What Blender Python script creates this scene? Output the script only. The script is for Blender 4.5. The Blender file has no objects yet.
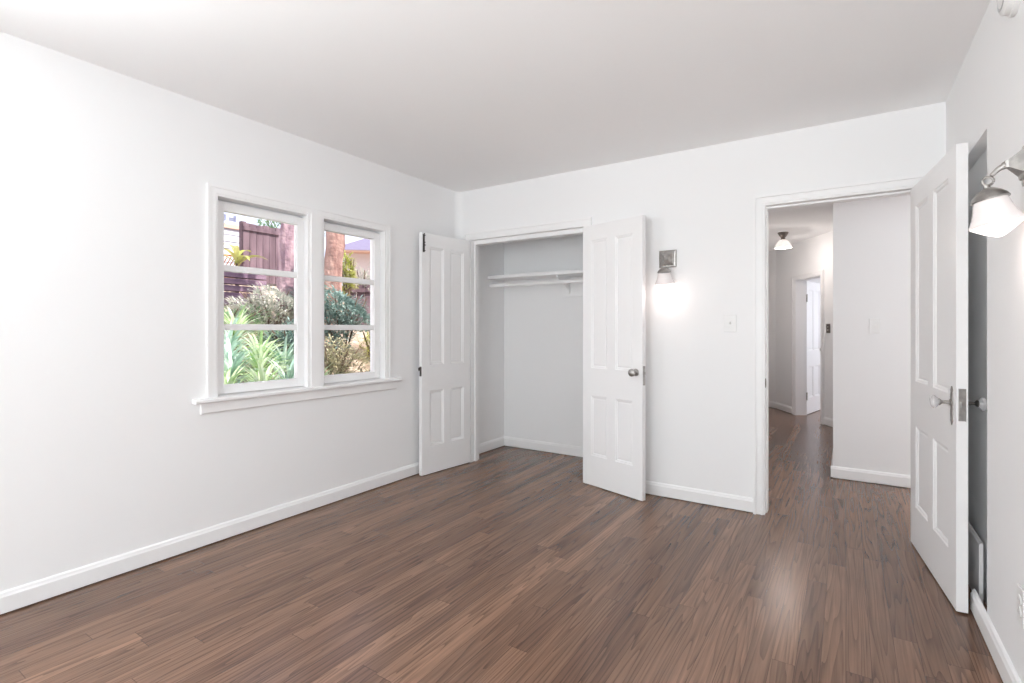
import bpy, bmesh, math, random
from mathutils import Vector, Matrix

random.seed(7)
PI = math.pi
scene = bpy.context.scene
COL = scene.collection

# ------------------------------------------------------------------ camera
cam_data = bpy.data.cameras.new('camera')
cam = bpy.data.objects.new('camera', cam_data)
COL.objects.link(cam)
cam.location = (0, 0, 1.23)
cam.rotation_euler = (PI / 2, 0, math.atan(334 / 512))
cam_data.sensor_width = 36
cam_data.lens = 18.0
cam_data.shift_y = -12.5 / 1024
cam_data.clip_start = 0.02
scene.camera = cam

# ------------------------------------------------------------------ exposure, sky, sun, daylight
vs = scene.view_settings
scene.display_settings.display_device = 'sRGB'
vs.view_transform = 'Standard'
vs.look = 'None'
vs.exposure = 0.24
vs.gamma = 1.0
vs.use_curve_mapping = False
scene.cycles.use_denoising = True
scene.cycles.max_bounces = 14
scene.cycles.diffuse_bounces = 10
scene.cycles.transparent_max_bounces = 16
scene.cycles.sample_clamp_indirect = 6.0

world = bpy.data.worlds.new('sky')
scene.world = world
world.use_nodes = True
wn = world.node_tree.nodes
wn.clear()
wo = wn.new('ShaderNodeOutputWorld')
wb = wn.new('ShaderNodeBackground')
wb.inputs['Color'].default_value = (0.80, 0.84, 1.0, 1)
wb.inputs['Strength'].default_value = 1.35
world.node_tree.links.new(wb.outputs[0], wo.inputs[0])

sun_d = bpy.data.lights.new('sun', 'SUN')
sun_d.energy = 6.5
sun_d.angle = math.radians(1.0)
sun_d.color = (1.0, 0.95, 0.88)
sun = bpy.data.objects.new('sun', sun_d)
COL.objects.link(sun)
sun_dir = Vector((0.72, 0.12, 0.82))            # towards the sun: high over the house
sun.rotation_euler = sun_dir.to_track_quat('Z', 'Y').to_euler()


def area(name, loc, aim, sx, sy, power, color=(1, 1, 1)):
    d = bpy.data.lights.new(name, 'AREA')
    d.shape = 'RECTANGLE'
    d.size, d.size_y = sx, sy
    d.energy = power
    d.color = color
    o = bpy.data.objects.new(name, d)
    COL.objects.link(o)
    o.location = loc
    o.rotation_euler = (-Vector(aim)).to_track_quat('Z', 'Y').to_euler()
    return o


# far room's window daylight; the other area lamps are added fill through made-up windows
DAY = (0.925, 0.985, 1.0)
area('added_daylight_rear', (-0.75, -3.10, 1.45), (0, 1, 0), 1.95, 1.45, 62, DAY)  # added lamp filling the invented rear opening
area('added_upfill_rear', (-0.75, -3.95, 0.45), (0, 1, 0.9), 2.0, 1.2, 170, DAY)  # added fill aimed up at the ceiling; no patio stands here
area('added_daylight_side', (-3.20, -0.35, 1.45), (1, 0, 0), 1.05, 1.25, 33, DAY)  # added lamp in an unseen opening of the left wall
area('added_upfill_side', (-3.95, -0.35, 0.45), (1, 0, 0.9), 1.2, 1.0, 78, DAY)  # added upward fill through the left opening, no patio behind it
area('added_daylight_right', (0.61, 0.45, 1.45), (-1, 0, 0), 1.05, 1.25, 5, DAY)  # added lamp in an unseen opening of the right wall
area('added_upfill_right', (1.40, 0.45, 0.45), (-1, 0, 0.9), 1.2, 1.0, 12, DAY)  # added upward fill from the right, no patio modelled
area('added_daylight_hall', (2.74, 4.45, 1.525), (-1, 0, 0), 0.8, 1.05, 16, (1.0, 0.96, 0.95))  # added to brighten the hall; its end window is made up
area('daylight_far_room_window', (1.9, 10.2, 1.5), (-1, -0.25, 0), 1.2, 1.4, 45, (0.88, 0.92, 1.0))


# ------------------------------------------------------------------ materials
def srgb(r, g, b):
    def f(c):
        c /= 255.0
        return c / 12.92 if c <= 0.04045 else ((c + 0.055) / 1.055) ** 2.4
    return (f(r), f(g), f(b), 1)


def material(name, color=(0.8, 0.8, 0.8, 1), rough=0.5, metal=0.0, noise=None, bump=None, spec=0.5, **kw):
    m = bpy.data.materials.new(name)
    m.use_nodes = True
    nt = m.node_tree
    b = nt.nodes['Principled BSDF']
    b.inputs['Base Color'].default_value = color
    b.inputs['Roughness'].default_value = rough
    b.inputs['Metallic'].default_value = metal
    b.inputs['Specular IOR Level'].default_value = spec
    for k, v in kw.items():
        b.inputs[k.replace('_', ' ')].default_value = v
    tc = nt.nodes.new('ShaderNodeTexCoord')
    if noise:                                   # (scale xyz, second colour)
        mp = nt.nodes.new('ShaderNodeMapping')
        mp.inputs['Scale'].default_value = noise[0]
        nz = nt.nodes.new('ShaderNodeTexNoise')
        nz.inputs['Scale'].default_value = 1.0
        nz.inputs['Detail'].default_value = 5
        rp = nt.nodes.new('ShaderNodeValToRGB')
        rp.color_ramp.elements[0].position = 0.35
        rp.color_ramp.elements[1].position = 0.65
        rp.color_ramp.elements[0].color = color
        rp.color_ramp.elements[1].color = noise[1]
        nt.links.new(tc.outputs['Object'], mp.inputs['Vector'])
        nt.links.new(mp.outputs[0], nz.inputs['Vector'])
        nt.links.new(nz.outputs['Fac'], rp.inputs['Fac'])
        nt.links.new(rp.outputs['Color'], b.inputs['Base Color'])
    if bump:                                    # (scale, strength, distance)
        nz = nt.nodes.new('ShaderNodeTexNoise')
        nz.inputs['Scale'].default_value = bump[0]
        nz.inputs['Detail'].default_value = 4
        bp = nt.nodes.new('ShaderNodeBump')
        bp.inputs['Strength'].default_value = bump[1]
        bp.inputs['Distance'].default_value = bump[2]
        nt.links.new(tc.outputs['Object'], nz.inputs['Vector'])
        nt.links.new(nz.outputs['Fac'], bp.inputs['Height'])
        nt.links.new(bp.outputs['Normal'], b.inputs['Normal'])
    return m


def leaf_material(name, c1, c2, scale=9.0):
    """leaf green that differs from leaf to leaf, with some light passing through"""
    m = bpy.data.materials.new(name)
    m.use_nodes = True
    nt = m.node_tree
    nt.nodes.clear()
    out = nt.nodes.new('ShaderNodeOutputMaterial')
    geo = nt.nodes.new('ShaderNodeNewGeometry')
    rp = nt.nodes.new('ShaderNodeValToRGB')
    rp.color_ramp.elements[0].color = c1
    rp.color_ramp.elements[1].color = c2
    nt.links.new(geo.outputs['Random Per Island'], rp.inputs['Fac'])
    pb = nt.nodes.new('ShaderNodeBsdfPrincipled')
    pb.inputs['Roughness'].default_value = 0.45
    tr = nt.nodes.new('ShaderNodeBsdfTranslucent')
    mx = nt.nodes.new('ShaderNodeMixShader')
    mx.inputs[0].default_value = 0.3
    nt.links.new(rp.outputs[0], pb.inputs['Base Color'])
    nt.links.new(rp.outputs[0], tr.inputs['Color'])
    nt.links.new(pb.outputs[0], mx.inputs[1])
    nt.links.new(tr.outputs[0], mx.inputs[2])
    nt.links.new(mx.outputs[0], out.inputs['Surface'])
    return m


def glass_pane_material():
    m = bpy.data.materials.new('window_glass')
    m.use_nodes = True
    nt = m.node_tree
    nt.nodes.clear()
    out = nt.nodes.new('ShaderNodeOutputMaterial')
    t = nt.nodes.new('ShaderNodeBsdfTransparent')
    g = nt.nodes.new('ShaderNodeBsdfGlossy')
    g.inputs['Roughness'].default_value = 0.02
    fr = nt.nodes.new('ShaderNodeFresnel')
    fr.inputs['IOR'].default_value = 1.22
    mx = nt.nodes.new('ShaderNodeMixShader')
    nt.links.new(fr.outputs[0], mx.inputs[0])
    nt.links.new(t.outputs[0], mx.inputs[1])
    nt.links.new(g.outputs[0], mx.inputs[2])
    nt.links.new(mx.outputs[0], out.inputs['Surface'])
    return m


def lit_glass_material(name, color, strength, base=(0.9, 0.88, 0.86, 1)):
    m = material(name, base, 0.25)
    b = m.node_tree.nodes['Principled BSDF']
    b.inputs['Emission Color'].default_value = color
    b.inputs['Emission Strength'].default_value = strength
    return m


def floor_material():
    m = bpy.data.materials.new('oak_strip_floor')
    m.use_nodes = True
    nt = m.node_tree
    N, Lk = nt.nodes, nt.links
    b = N['Principled BSDF']

    def math_(op, a, c=None):
        n = N.new('ShaderNodeMath')
        n.operation = op
        for i, v in enumerate((a, c)):
            if v is None:
                continue
            if isinstance(v, (int, float)):
                n.inputs[i].default_value = v
            else:
                Lk.new(v, n.inputs[i])
        return n.outputs[0]

    tc = N.new('ShaderNodeTexCoord')
    sp = N.new('ShaderNodeSeparateXYZ')
    Lk.new(tc.outputs['Object'], sp.inputs[0])
    X, Y = sp.outputs['X'], sp.outputs['Y']
    u = math_('DIVIDE', X, 0.078)
    row = math_('FLOOR', u)
    fu = math_('FRACT', u)
    wr = N.new('ShaderNodeTexWhiteNoise')
    wr.noise_dimensions = '1D'
    Lk.new(row, wr.inputs['W'])
    v = math_('ADD', math_('DIVIDE', Y, 1.25), math_('MULTIPLY', wr.outputs['Value'], 9.0))
    cell = math_('FLOOR', v)
    fv = math_('FRACT', v)
    cb = N.new('ShaderNodeCombineXYZ')
    Lk.new(row, cb.inputs[0])
    Lk.new(cell, cb.inputs[1])
    wp = N.new('ShaderNodeTexWhiteNoise')
    wp.noise_dimensions = '2D'
    Lk.new(cb.outputs[0], wp.inputs['Vector'])
    rnd = wp.outputs['Value']
    # board tone
    rp = N.new('ShaderNodeValToRGB')
    cr = rp.color_ramp
    cr.elements[0].position = 0.0
    cr.elements[0].color = srgb(100, 74, 60)
    cr.elements[1].position = 1.0
    cr.elements[1].color = srgb(133, 101, 81)
    e = cr.elements.new(0.45)
    e.color = srgb(114, 86, 69)
    e = cr.elements.new(0.8)
    e.color = srgb(123, 93, 75)
    Lk.new(rnd, rp.inputs['Fac'])
    # grain, stretched along the boards, other in every board
    gv = N.new('ShaderNodeCombineXYZ')
    Lk.new(math_('MULTIPLY', X, 95.0), gv.inputs[0])
    Lk.new(math_('MULTIPLY', Y, 3.2), gv.inputs[1])
    Lk.new(math_('MULTIPLY', rnd, 60.0), gv.inputs[2])
    gz = N.new('ShaderNodeTexNoise')
    gz.inputs['Scale'].default_value = 1.0
    gz.inputs['Detail'].default_value = 4
    gz.inputs['Roughness'].default_value = 0.6
    Lk.new(gv.outputs[0], gz.inputs['Vector'])
    # cathedral figure
    cv = N.new('ShaderNodeCombineXYZ')
    Lk.new(math_('MULTIPLY', X, 9.0), cv.inputs[0])
    Lk.new(math_('MULTIPLY', Y, 0.42), cv.inputs[1])
    Lk.new(math_('MULTIPLY', rnd, 31.0), cv.inputs[2])
    cz = N.new('ShaderNodeTexNoise')
    cz.inputs['Scale'].default_value = 1.0
    cz.inputs['Detail'].default_value = 2
    Lk.new(cv.outputs[0], cz.inputs['Vector'])
    ring = math_('FRACT', math_('MULTIPLY', cz.outputs['Fac'], 17.0))
    ringd = math_('MULTIPLY', math_('POWER', ring, 2.5), 0.55)
    g2 = math_('MULTIPLY', math_('SUBTRACT', gz.outputs['Fac'], 0.5), 1.3)
    tone = math_('SUBTRACT', math_('ADD', 1.20, g2), ringd)
    # dark joints
    ju = math_('LESS_THAN', math_('MINIMUM', fu, math_('SUBTRACT', 1.0, fu)), 0.016)
    jv = math_('LESS_THAN', math_('MINIMUM', fv, math_('SUBTRACT', 1.0, fv)), 0.0012)
    joint = math_('MAXIMUM', ju, jv)
    tone = math_('MAXIMUM', tone, 0.6)
    tone = math_('MULTIPLY', tone, math_('SUBTRACT', 1.0, math_('MULTIPLY', joint, 0.45)))
    mc = N.new('ShaderNodeVectorMath')
    mc.operation = 'SCALE'
    Lk.new(rp.outputs['Color'], mc.inputs[0])
    Lk.new(tone, mc.inputs['Scale'])
    Lk.new(mc.outputs[0], b.inputs['Base Color'])
    Lk.new(math_('ADD', 0.215, math_('MULTIPLY', gz.outputs['Fac'], 0.06)), b.inputs['Roughness'])
    b.inputs['Specular IOR Level'].default_value = 0.5
    bp = N.new('ShaderNodeBump')
    bp.inputs['Strength'].default_value = 0.05
    bp.inputs['Distance'].default_value = 0.002
    Lk.new(math_('MULTIPLY', joint, -1.0), bp.inputs['Height'])
    Lk.new(bp.outputs['Normal'], b.inputs['Normal'])
    return m


M = {}
M['wall'] = material('white_wall_paint', (0.865, 0.868, 0.87, 1), 0.75, bump=(90, 0.05, 0.002))
M['ceiling'] = material('white_ceiling_paint', (0.925, 0.928, 0.93, 1), 0.85, bump=(60, 0.04, 0.002))
M['trim'] = material('white_gloss_paint', (0.88, 0.88, 0.88, 1), 0.38, bump=(35, 0.03, 0.002))
M['floor'] = floor_material()
M['glass'] = glass_pane_material()
M['nickel'] = material('brushed_nickel', (0.48, 0.46, 0.44, 1), 0.34, 1.0, noise=((40, 40, 40), (0.36, 0.345, 0.33, 1)))
M['dark_metal'] = material('aged_dark_metal', (0.16, 0.15, 0.14, 1), 0.4, 0.9, noise=((60, 60, 60), (0.09, 0.085, 0.08, 1)))
M['bronze'] = material('bronze_plate', (0.20, 0.17, 0.15, 1), 0.42, 0.7, noise=((80, 80, 80), (0.13, 0.11, 0.10, 1)))
M['plastic'] = material('white_plastic', (0.80, 0.80, 0.79, 1), 0.3, bump=(120, 0.02, 0.001))
M['vent'] = material('grey_plastic', (0.55, 0.55, 0.55, 1), 0.5, bump=(120, 0.02, 0.001))
M['crystal'] = material('knob_glass', (0.93, 0.93, 0.94, 1), 0.06, bump=(30, 0.05, 0.001), Transmission_Weight=0.55)
M['shade'] = lit_glass_material('lit_opal_glass', (1.0, 0.80, 0.78, 1), 0.05, (0.84, 0.80, 0.79, 1))
M['bowl'] = lit_glass_material('lit_bright_opal_glass', (1.0, 0.97, 0.96, 1), 1.1)
M['bulb'] = lit_glass_material('lit_bulb', (1.0, 0.93, 0.88, 1), 30.0)
M['hall_bulb'] = lit_glass_material('lit_hall_bulb', (1.0, 0.86, 0.76, 1), 40.0)
M['hall_shade'] = lit_glass_material('lit_hall_glass', (1.0, 0.92, 0.86, 1), 0.55, (0.8, 0.78, 0.76, 1))


# ------------------------------------------------------------------ mesh helpers
def box(bm, x0, x1, y0, y1, z0, z1, bevel=0.0):
    vs_ = [bm.verts.new((x, y, z)) for x in (x0, x1) for y in (y0, y1) for z in (z0, z1)]
    idx = [(0, 1, 3, 2), (4, 6, 7, 5), (0, 4, 5, 1), (2, 3, 7, 6), (0, 2, 6, 4), (1, 5, 7, 3)]
    fs = [bm.faces.new([vs_[i] for i in f]) for f in idx]
    if bevel:
        es = list({e for f in fs for e in f.edges})
        bmesh.ops.bevel(bm, geom=es, offset=bevel, segments=2, affect='EDGES', profile=0.6)
    return bm


def poly_prism(bm, pts, a0, a1, axis):
    """pts: 2-D outline; extruded from a0 to a1 along axis ('x': pts are (y,z); 'y': (x,z); 'z': (x,y))"""
    def mk(p, a):
        return {'x': (a, p[0], p[1]), 'y': (p[0], a, p[1]), 'z': (p[0], p[1], a)}[axis]
    A = [bm.verts.new(mk(p, a0)) for p in pts]
    B = [bm.verts.new(mk(p, a1)) for p in pts]
    n = len(pts)
    bm.faces.new(A)
    bm.faces.new(B[::-1])
    for i in range(n):
        bm.faces.new((A[i], B[i], B[(i + 1) % n], A[(i + 1) % n]))
    return bm


def lathe(bm, prof, origin, axis, segs=24, scallop=None):
    """prof: list of (radius, distance along axis); closed with caps where the radius is > 0"""
    axis = Vector(axis).normalized()
    up = Vector((0, 0, 1)) if abs(axis.z) < 0.9 else Vector((1, 0, 0))
    a = axis.cross(up).normalized()
    b = axis.cross(a).normalized()
    o = Vector(origin)
    rings = []
    for k, (r, h) in enumerate(prof):
        if r < 1e-6:
            rings.append([bm.verts.new(o + axis * h)])
            continue
        ring = []
        for i in range(segs):
            t = 2 * PI * i / segs
            rr = r * (scallop(t, k) if scallop else 1.0)
            ring.append(bm.verts.new(o + axis * h + (a * math.cos(t) + b * math.sin(t)) * rr))
        rings.append(ring)
    for p, q in zip(rings, rings[1:]):
        for i in range(segs):
            j = (i + 1) % segs
            if len(p) == 1 and len(q) == 1:
                continue
            if len(p) == 1:
                bm.faces.new((p[0], q[j], q[i]))
            elif len(q) == 1:
                bm.faces.new((p[i], p[j], q[0]))
            else:
                bm.faces.new((p[i], p[j], q[j], q[i]))
    for ring in (rings[0], rings[-1]):
        if len(ring) > 2 and prof[0] != prof[-1]:
            bm.faces.new(ring)
    for f in bm.faces:
        f.smooth = True
    return bm


def tube(bm, pts, radii, segs=10):
    pts = [Vector(p) for p in pts]
    rings = []
    up = Vector((0, 0, 1))
    for i, p in enumerate(pts):
        d = (pts[min(i + 1, len(pts) - 1)] - pts[max(i - 1, 0)]).normalized()
        ref = up if abs(d.dot(up)) < 0.95 else Vector((0, 1, 0))
        a = d.cross(ref).normalized()
        b = d.cross(a).normalized()
        r = radii[i] if isinstance(radii, (list, tuple)) else radii
        rings.append([bm.verts.new(p + (a * math.cos(2 * PI * k / segs) + b * math.sin(2 * PI * k / segs)) * r) for k in range(segs)])
    for p, q in zip(rings, rings[1:]):
        for i in range(segs):
            j = (i + 1) % segs
            f = bm.faces.new((p[i], p[j], q[j], q[i]))
            f.smooth = True
    bm.faces.new(rings[0])
    bm.faces.new(rings[-1])
    return bm


def obj(name, bm, mat, parent=None, sharp=35):
    bmesh.ops.recalc_face_normals(bm, faces=bm.faces)
    me = bpy.data.meshes.new(name)
    bm.to_mesh(me)
    bm.free()
    me.materials.append(mat)
    if any(p.use_smooth for p in me.polygons):
        me.set_sharp_from_angle(angle=math.radians(sharp))
    o = bpy.data.objects.new(name, me)
    COL.objects.link(o)
    if parent is not None:
        o.parent = parent
    return o


def tag(o, label, cat, group=None, kind=None):
    o['label'] = label
    o['category'] = cat
    if group:
        o['group'] = group
    if kind:
        o['kind'] = kind
    return o


def thing(name, label, cat, loc=(0, 0, 0), rotz=0.0, group=None, kind=None):
    o = bpy.data.objects.new(name, None)
    o.empty_display_size = 0.1
    COL.objects.link(o)
    o.location = loc
    o.rotation_euler = (0, 0, rotz)
    return tag(o, label, cat, group, kind)


def struct(name, bm, mat, label, cat):
    return tag(obj(name, bm, mat), label, cat, None, 'structure')


def BM():
    return bmesh.new()


def panel_wall(bm, axis, a0, a1, s0, s1, z0, z1, holes=()):
    """a wall between a0..a1 across its thickness, s0..s1 along it; holes are (s0,s1,z0,z1)"""
    ss = sorted({s0, s1, *[h[0] for h in holes], *[h[1] for h in holes]})
    zs = sorted({z0, z1, *[h[2] for h in holes], *[h[3] for h in holes]})
    cell = {}
    for i in range(len(ss) - 1):
        for j in range(len(zs) - 1):
            cs, cz = (ss[i] + ss[i + 1]) / 2, (zs[j] + zs[j + 1]) / 2
            cell[i, j] = not any(h[0] < cs < h[1] and h[2] < cz < h[3] for h in holes)
    V = {}

    def v(a, s, z):
        k = (a, s, z)
        if k not in V:
            V[k] = bm.verts.new((a, s, z) if axis == 'x' else (s, a, z))
        return V[k]
    for (i, j), solid in cell.items():
        if not solid:
            continue
        A, B, C, D = ss[i], ss[i + 1], zs[j], zs[j + 1]
        for a in (a0, a1):
            bm.faces.new((v(a, A, C), v(a, B, C), v(a, B, D), v(a, A, D)))
        if not cell.get((i - 1, j)):
            bm.faces.new((v(a0, A, C), v(a1, A, C), v(a1, A, D), v(a0, A, D)))
        if not cell.get((i + 1, j)):
            bm.faces.new((v(a0, B, C), v(a1, B, C), v(a1, B, D), v(a0, B, D)))
        if not cell.get((i, j - 1)):
            bm.faces.new((v(a0, A, C), v(a1, A, C), v(a1, B, C), v(a0, B, C)))
        if not cell.get((i, j + 1)):
            bm.faces.new((v(a0, A, D), v(a1, A, D), v(a1, B, D), v(a0, B, D)))
    return bm


# ------------------------------------------------------------------ the setting: floor, ceilings, walls
CEIL, HCEIL = 2.512, 2.46
XL, XR, YB, YR = -3.05, 0.472, 3.755, -3.00

bm = BM()
box(bm, -3.21, 3.2, -3.12, 12.2, -0.12, 0.0)
struct('floor', bm, M['floor'], 'dark brown oak strip floor running through room, closet and hall', 'floor')

bm = BM()
box(bm, -3.21, 0.62, -3.12, 3.875, CEIL, CEIL + 0.12)
struct('ceiling', bm, M['ceiling'], 'smooth white ceiling over the empty room', 'ceiling')
bm = BM()
box(bm, -3.21, 2.80, 3.875, 12.2, HCEIL, HCEIL + 0.172)
struct('ceiling_hall', bm, M['ceiling'], 'smooth white ceiling over hall with the small lamp', 'ceiling')

WIN = (1.55, 2.83, 0.835, 2.0)
bm = BM()
panel_wall(bm, 'x', -3.21, XL, -3.12, 4.6, 0.0, CEIL, [WIN, (-0.9, 0.2, 0.8, 2.1)])
struct('wall_left', bm, M['wall'], 'long white wall holding the two-sash window', 'wall')

CL = (-2.897, -1.757, 0.0, 2.05)               # closet opening
EN = (-0.450, 0.357, 0.0, 2.046)                 # doorway to the hall
bm = BM()
panel_wall(bm, 'y', YB, YB + 0.12, XL, 0.60, 0.0, CEIL, [CL, EN])
fr = 0.068                                      # the plaster turns the corner in a soft curve
poly_prism(bm, [(XL, YB)] + [(XL + fr - fr * math.sin(a), YB - fr + fr * math.cos(a)) for a in [PI / 2 * (1 - k / 10) for k in range(11)]], 0.0, CEIL, 'z')
for f in bm.faces:
    f.smooth = len(f.verts) == 4
struct('wall_back', bm, M['wall'], 'white wall with closet opening and doorway to the hall', 'wall')

RD = 0.052                                       # depth of the recess
RC = (2.751, 3.62, 0.0, 2.033)                  # shallow recess behind the open door
bm = BM()
panel_wall(bm, 'x', XR, XR + RD, YR, YB, 0.0, CEIL, [RC, (-0.10, 1.0, 0.8, 2.1)])
panel_wall(bm, 'x', XR + RD, 0.62, YR, YB, 0.0, CEIL, [(-0.10, 1.0, 0.8, 2.1)])
struct('wall_right', bm, M['wall'], 'white wall with shallow recess behind the open door', 'wall')

bm = BM()
panel_wall(bm, 'y', YR - 0.12, YR, -3.21, 0.62, 0.0, CEIL, [(-1.75, 0.25, 0.7, 2.2)])
struct('wall_rear', bm, M['wall'], 'white wall opposite the closet with wide added window', 'wall')

bm = BM()
panel_wall(bm, 'x', -3.05, -3.025, 3.875, 4.6, 0.0, HCEIL)
struct('wall_closet_left', bm, M['wall'], 'white side wall of the closet behind the left door', 'wall')
bm = BM()
panel_wall(bm, 'y', 4.485, 4.6, -3.025, -1.40, 0.0, HCEIL)
struct('wall_closet_back', bm, M['wall'], 'white rear wall of the closet under the shelf', 'wall')
bm = BM()
panel_wall(bm, 'x', -1.40, -1.25, 3.875, 9.4, 0.0, HCEIL)
struct('wall_hall_left', bm, M['wall'], 'white wall between closet and hall', 'wall')
bm = BM()
panel_wall(bm, 'y', 5.0, 5.12, -0.09, 2.7, 0.0, HCEIL)
panel_wall(bm, 'x', -0.09, 0.03, 5.12, 7.6, 0.0, HCEIL)
struct('wall_hall', bm, M['wall'], 'white hall wall with outside corner facing the doorway', 'wall')
bm = BM()
panel_wall(bm, 'x', 2.68, 2.80, 3.875, 5.12, 0.0, HCEIL, [(4.05, 4.85, 1.0, 2.05)])  # end-wall opening made up to admit the added hall lamp
panel_wall(bm, 'y', 3.755, 3.875, 0.62, 2.80, 0.0, HCEIL)
struct('wall_hall_end', bm, M['wall'], 'white wall at the far right end of the hall', 'wall')

# the hall's slanting wall, its own axis: s along it, n out of it towards the hall
DG = thing('wall_hall_far', 'slanting white hall wall with the half open door', 'wall',
           (-0.642, 8.427, 0), math.atan2(-0.675, 0.393), kind='structure')
bm = BM()
panel_wall(bm, 'y', 0.0, 0.14, -0.53, 1.14, 0.0, HCEIL, [(0.10, 0.745, 0.0, 1.925)])
obj('slanted_wall', bm, M['wall'], DG)
bm = BM()
p0, p1 = (-0.909, 8.884), (-1.26, 9.19)
dx, dy = 0.07, 0.09
poly_prism(bm, [p0, p1, (p1[0] + dx, p1[1] + dy), (p0[0] + dx, p0[1] + dy)], 0.0, HCEIL, 'z')
struct('wall_hall_corner', bm, M['wall'], 'narrow white wall in far left corner of the hall', 'wall')
bm = BM()
panel_wall(bm, 'y', 11.9, 12.02, -1.4, 2.8, 0.0, HCEIL)
panel_wall(bm, 'x', 2.68, 2.80, 7.6, 11.9, 0.0, HCEIL, [(9.6, 10.8, 0.8, 2.2)])
panel_wall(bm, 'x', -1.52, -1.40, 9.2, 12.02, 0.0, HCEIL)
panel_wall(bm, 'y', 7.48, 7.60, 0.03, 2.8, 0.0, HCEIL)
struct('wall_far_room', bm, M['wall'], 'white walls of the room beyond the far door', 'wall')


# ------------------------------------------------------------------ baseboards
def baseboard_profile(h=0.098, t=0.016):
    return [(0, 0.007), (t, 0.007), (t, h - 0.022), (t - 0.004, h - 0.014), (t - 0.006, h - 0.006), (0.004, h), (0, h)]


def baseboard(name, p, q, label, h=0.098, t=0.016):
    """from p to q on the floor; the board stands to the left of the walk"""
    p, q = Vector((*p, 0)), Vector((*q, 0))
    d = (q - p).normalized()
    n = Vector((-d.y, d.x, 0))
    bm = BM()
    A = [bm.verts.new(p + n * a + Vector((0, 0, z))) for a, z in baseboard_profile(h, t)]
    B = [bm.verts.new(q + n * a + Vector((0, 0, z))) for a, z in baseboard_profile(h, t)]
    k = len(A)
    bm.faces.new(A)
    bm.faces.new(B[::-1])
    for i in range(k):
        bm.faces.new((A[i], B[i], B[(i + 1) % k], A[(i + 1) % k]))
    return struct(name, bm, M['trim'], label, 'baseboard')


baseboard('baseboard_left', (XL, YB), (XL, YR), 'white baseboard below the window wall')
baseboard('baseboard_back', (-0.518, YB), (-1.69, YB), 'white baseboard between the closet and hall doorway')
baseboard('baseboard_right', (XR, YR), (XR, 2.97), 'white baseboard below the right sconce')
baseboard('baseboard_rear', (XL + 0.016, YR), (XR - 0.016, YR), 'white baseboard below the added rear window')
baseboard('baseboard_closet_left', (-3.025, 4.469), (-3.025, 3.875), 'white baseboard along closet side wall')
baseboard('baseboard_closet_back', (-1.40, 4.485), (-3.025, 4.485), 'white baseboard along closet rear wall')
baseboard('baseboard_hall', (2.66, 5.0), (-0.106, 5.0), 'white baseboard under the hall wall switch')
baseboard('baseboard_hall_side', (-0.09, 5.001), (-0.09, 7.40), 'white baseboard turning around the hall corner')
ud = Vector((0.503, -0.864))
o0 = Vector((-0.642, 8.427))
P_ = lambda s: tuple(o0 + ud * s)
baseboard('baseboard_hall_far', P_(1.10), P_(0.80), 'white baseboard right of the half open hall door')
baseboard('baseboard_hall_far_left', P_(0.025), P_(-0.53), 'white baseboard left of the half open hall door')
baseboard('baseboard_hall_corner', p0, p1, 'short white baseboard in far left corner of hall')


# ------------------------------------------------------------------ casings
CAS = [(0.0, 0.014, 0.012), (0.014, 0.05, 0.017), (0.05, 0.068, 0.027)]   # (from, to) off the opening, thickness


def casing(bm, s0, s1, zt, out, axis='y', at=0.0, steps=CAS, z0=0.0, scale=1.0):
    """three-sided casing round the opening s0..s1 up to zt, standing 'out' (+-1) from the plane 'at'"""
    for a, b, t in steps:
        a, b = a * scale, b * scale
        lo, hi = sorted((at, at + out * t))
        for c in ((s0 - b, s0 - a, z0, zt + b), (s1 + a, s1 + b, z0, zt + b), (s0 - a, s1 + a, zt + a, zt + b)):
            if axis == 'y':
                box(bm, c[0], c[1], lo, hi, c[2], c[3])
            else:
                box(bm, lo, hi, c[0], c[1], c[2], c[3])
    return bm


tr = thing('trim_1', 'white painted casing around the closet opening', 'door casing', kind='structure')
bm = BM()
casing(bm, CL[0], CL[1], CL[3], -1, at=YB)
obj('casing', bm, M['trim'], tr)
bm = BM()
for x0, x1 in ((CL[0], CL[0] + 0.012), (CL[1] - 0.012, CL[1])):
    box(bm, x0, x1, YB + 0.045, YB + 0.085, 0, CL[3])
box(bm, CL[0] + 0.012, CL[1] - 0.012, YB + 0.040, YB + 0.12, CL[3] - 0.036, CL[3])
obj('door_stop', bm, M['trim'], tr)

tr = thing('trim_2', 'white moulded casing around the doorway to hall', 'door casing', kind='structure')
bm = BM()
casing(bm, EN[0], EN[1], EN[3], -1, at=YB, scale=1.0, steps=[(0.0, 0.012, 0.010), (0.012, 0.022, 0.018), (0.022, 0.052, 0.014), (0.052, 0.068, 0.028)])
obj('casing', bm, M['trim'], tr)
bm = BM()
for x0, x1 in ((EN[0], EN[0] + 0.008), (EN[1] - 0.012, EN[1])):
    box(bm, x0, x1, YB + 0.045, YB + 0.12, 0, EN[3])
box(bm, EN[0] + 0.008, EN[1] - 0.012, YB + 0.045, YB + 0.12, EN[3] - 0.012, EN[3])
obj('door_stop', bm, M['trim'], tr)
bm = BM()
box(bm, EN[0], EN[0] + 0.003, YB + 0.008, YB + 0.036, 0.84, 0.90, 0.001)
box(bm, EN[0] + 0.003, EN[0] + 0.006, YB + 0.006, YB + 0.014, 0.855, 0.885)
sp = obj('strike_plate', bm, M['bronze'], tr)
sp['label'] = 'small dark metal strike plate'

tr = thing('trim_3', 'white casing around the far doorway in the slanting hall wall', 'door casing',
           (-0.642, 8.427, 0), math.atan2(-0.675, 0.393), kind='structure')
bm = BM()
casing(bm, 0.10, 0.745, 1.925, -1, at=0.0, steps=[(0.0, 0.03, 0.014), (0.03, 0.10, 0.020), (0.10, 0.13, 0.028)], scale=0.55)
obj('casing', bm, M['trim'], tr)


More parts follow.
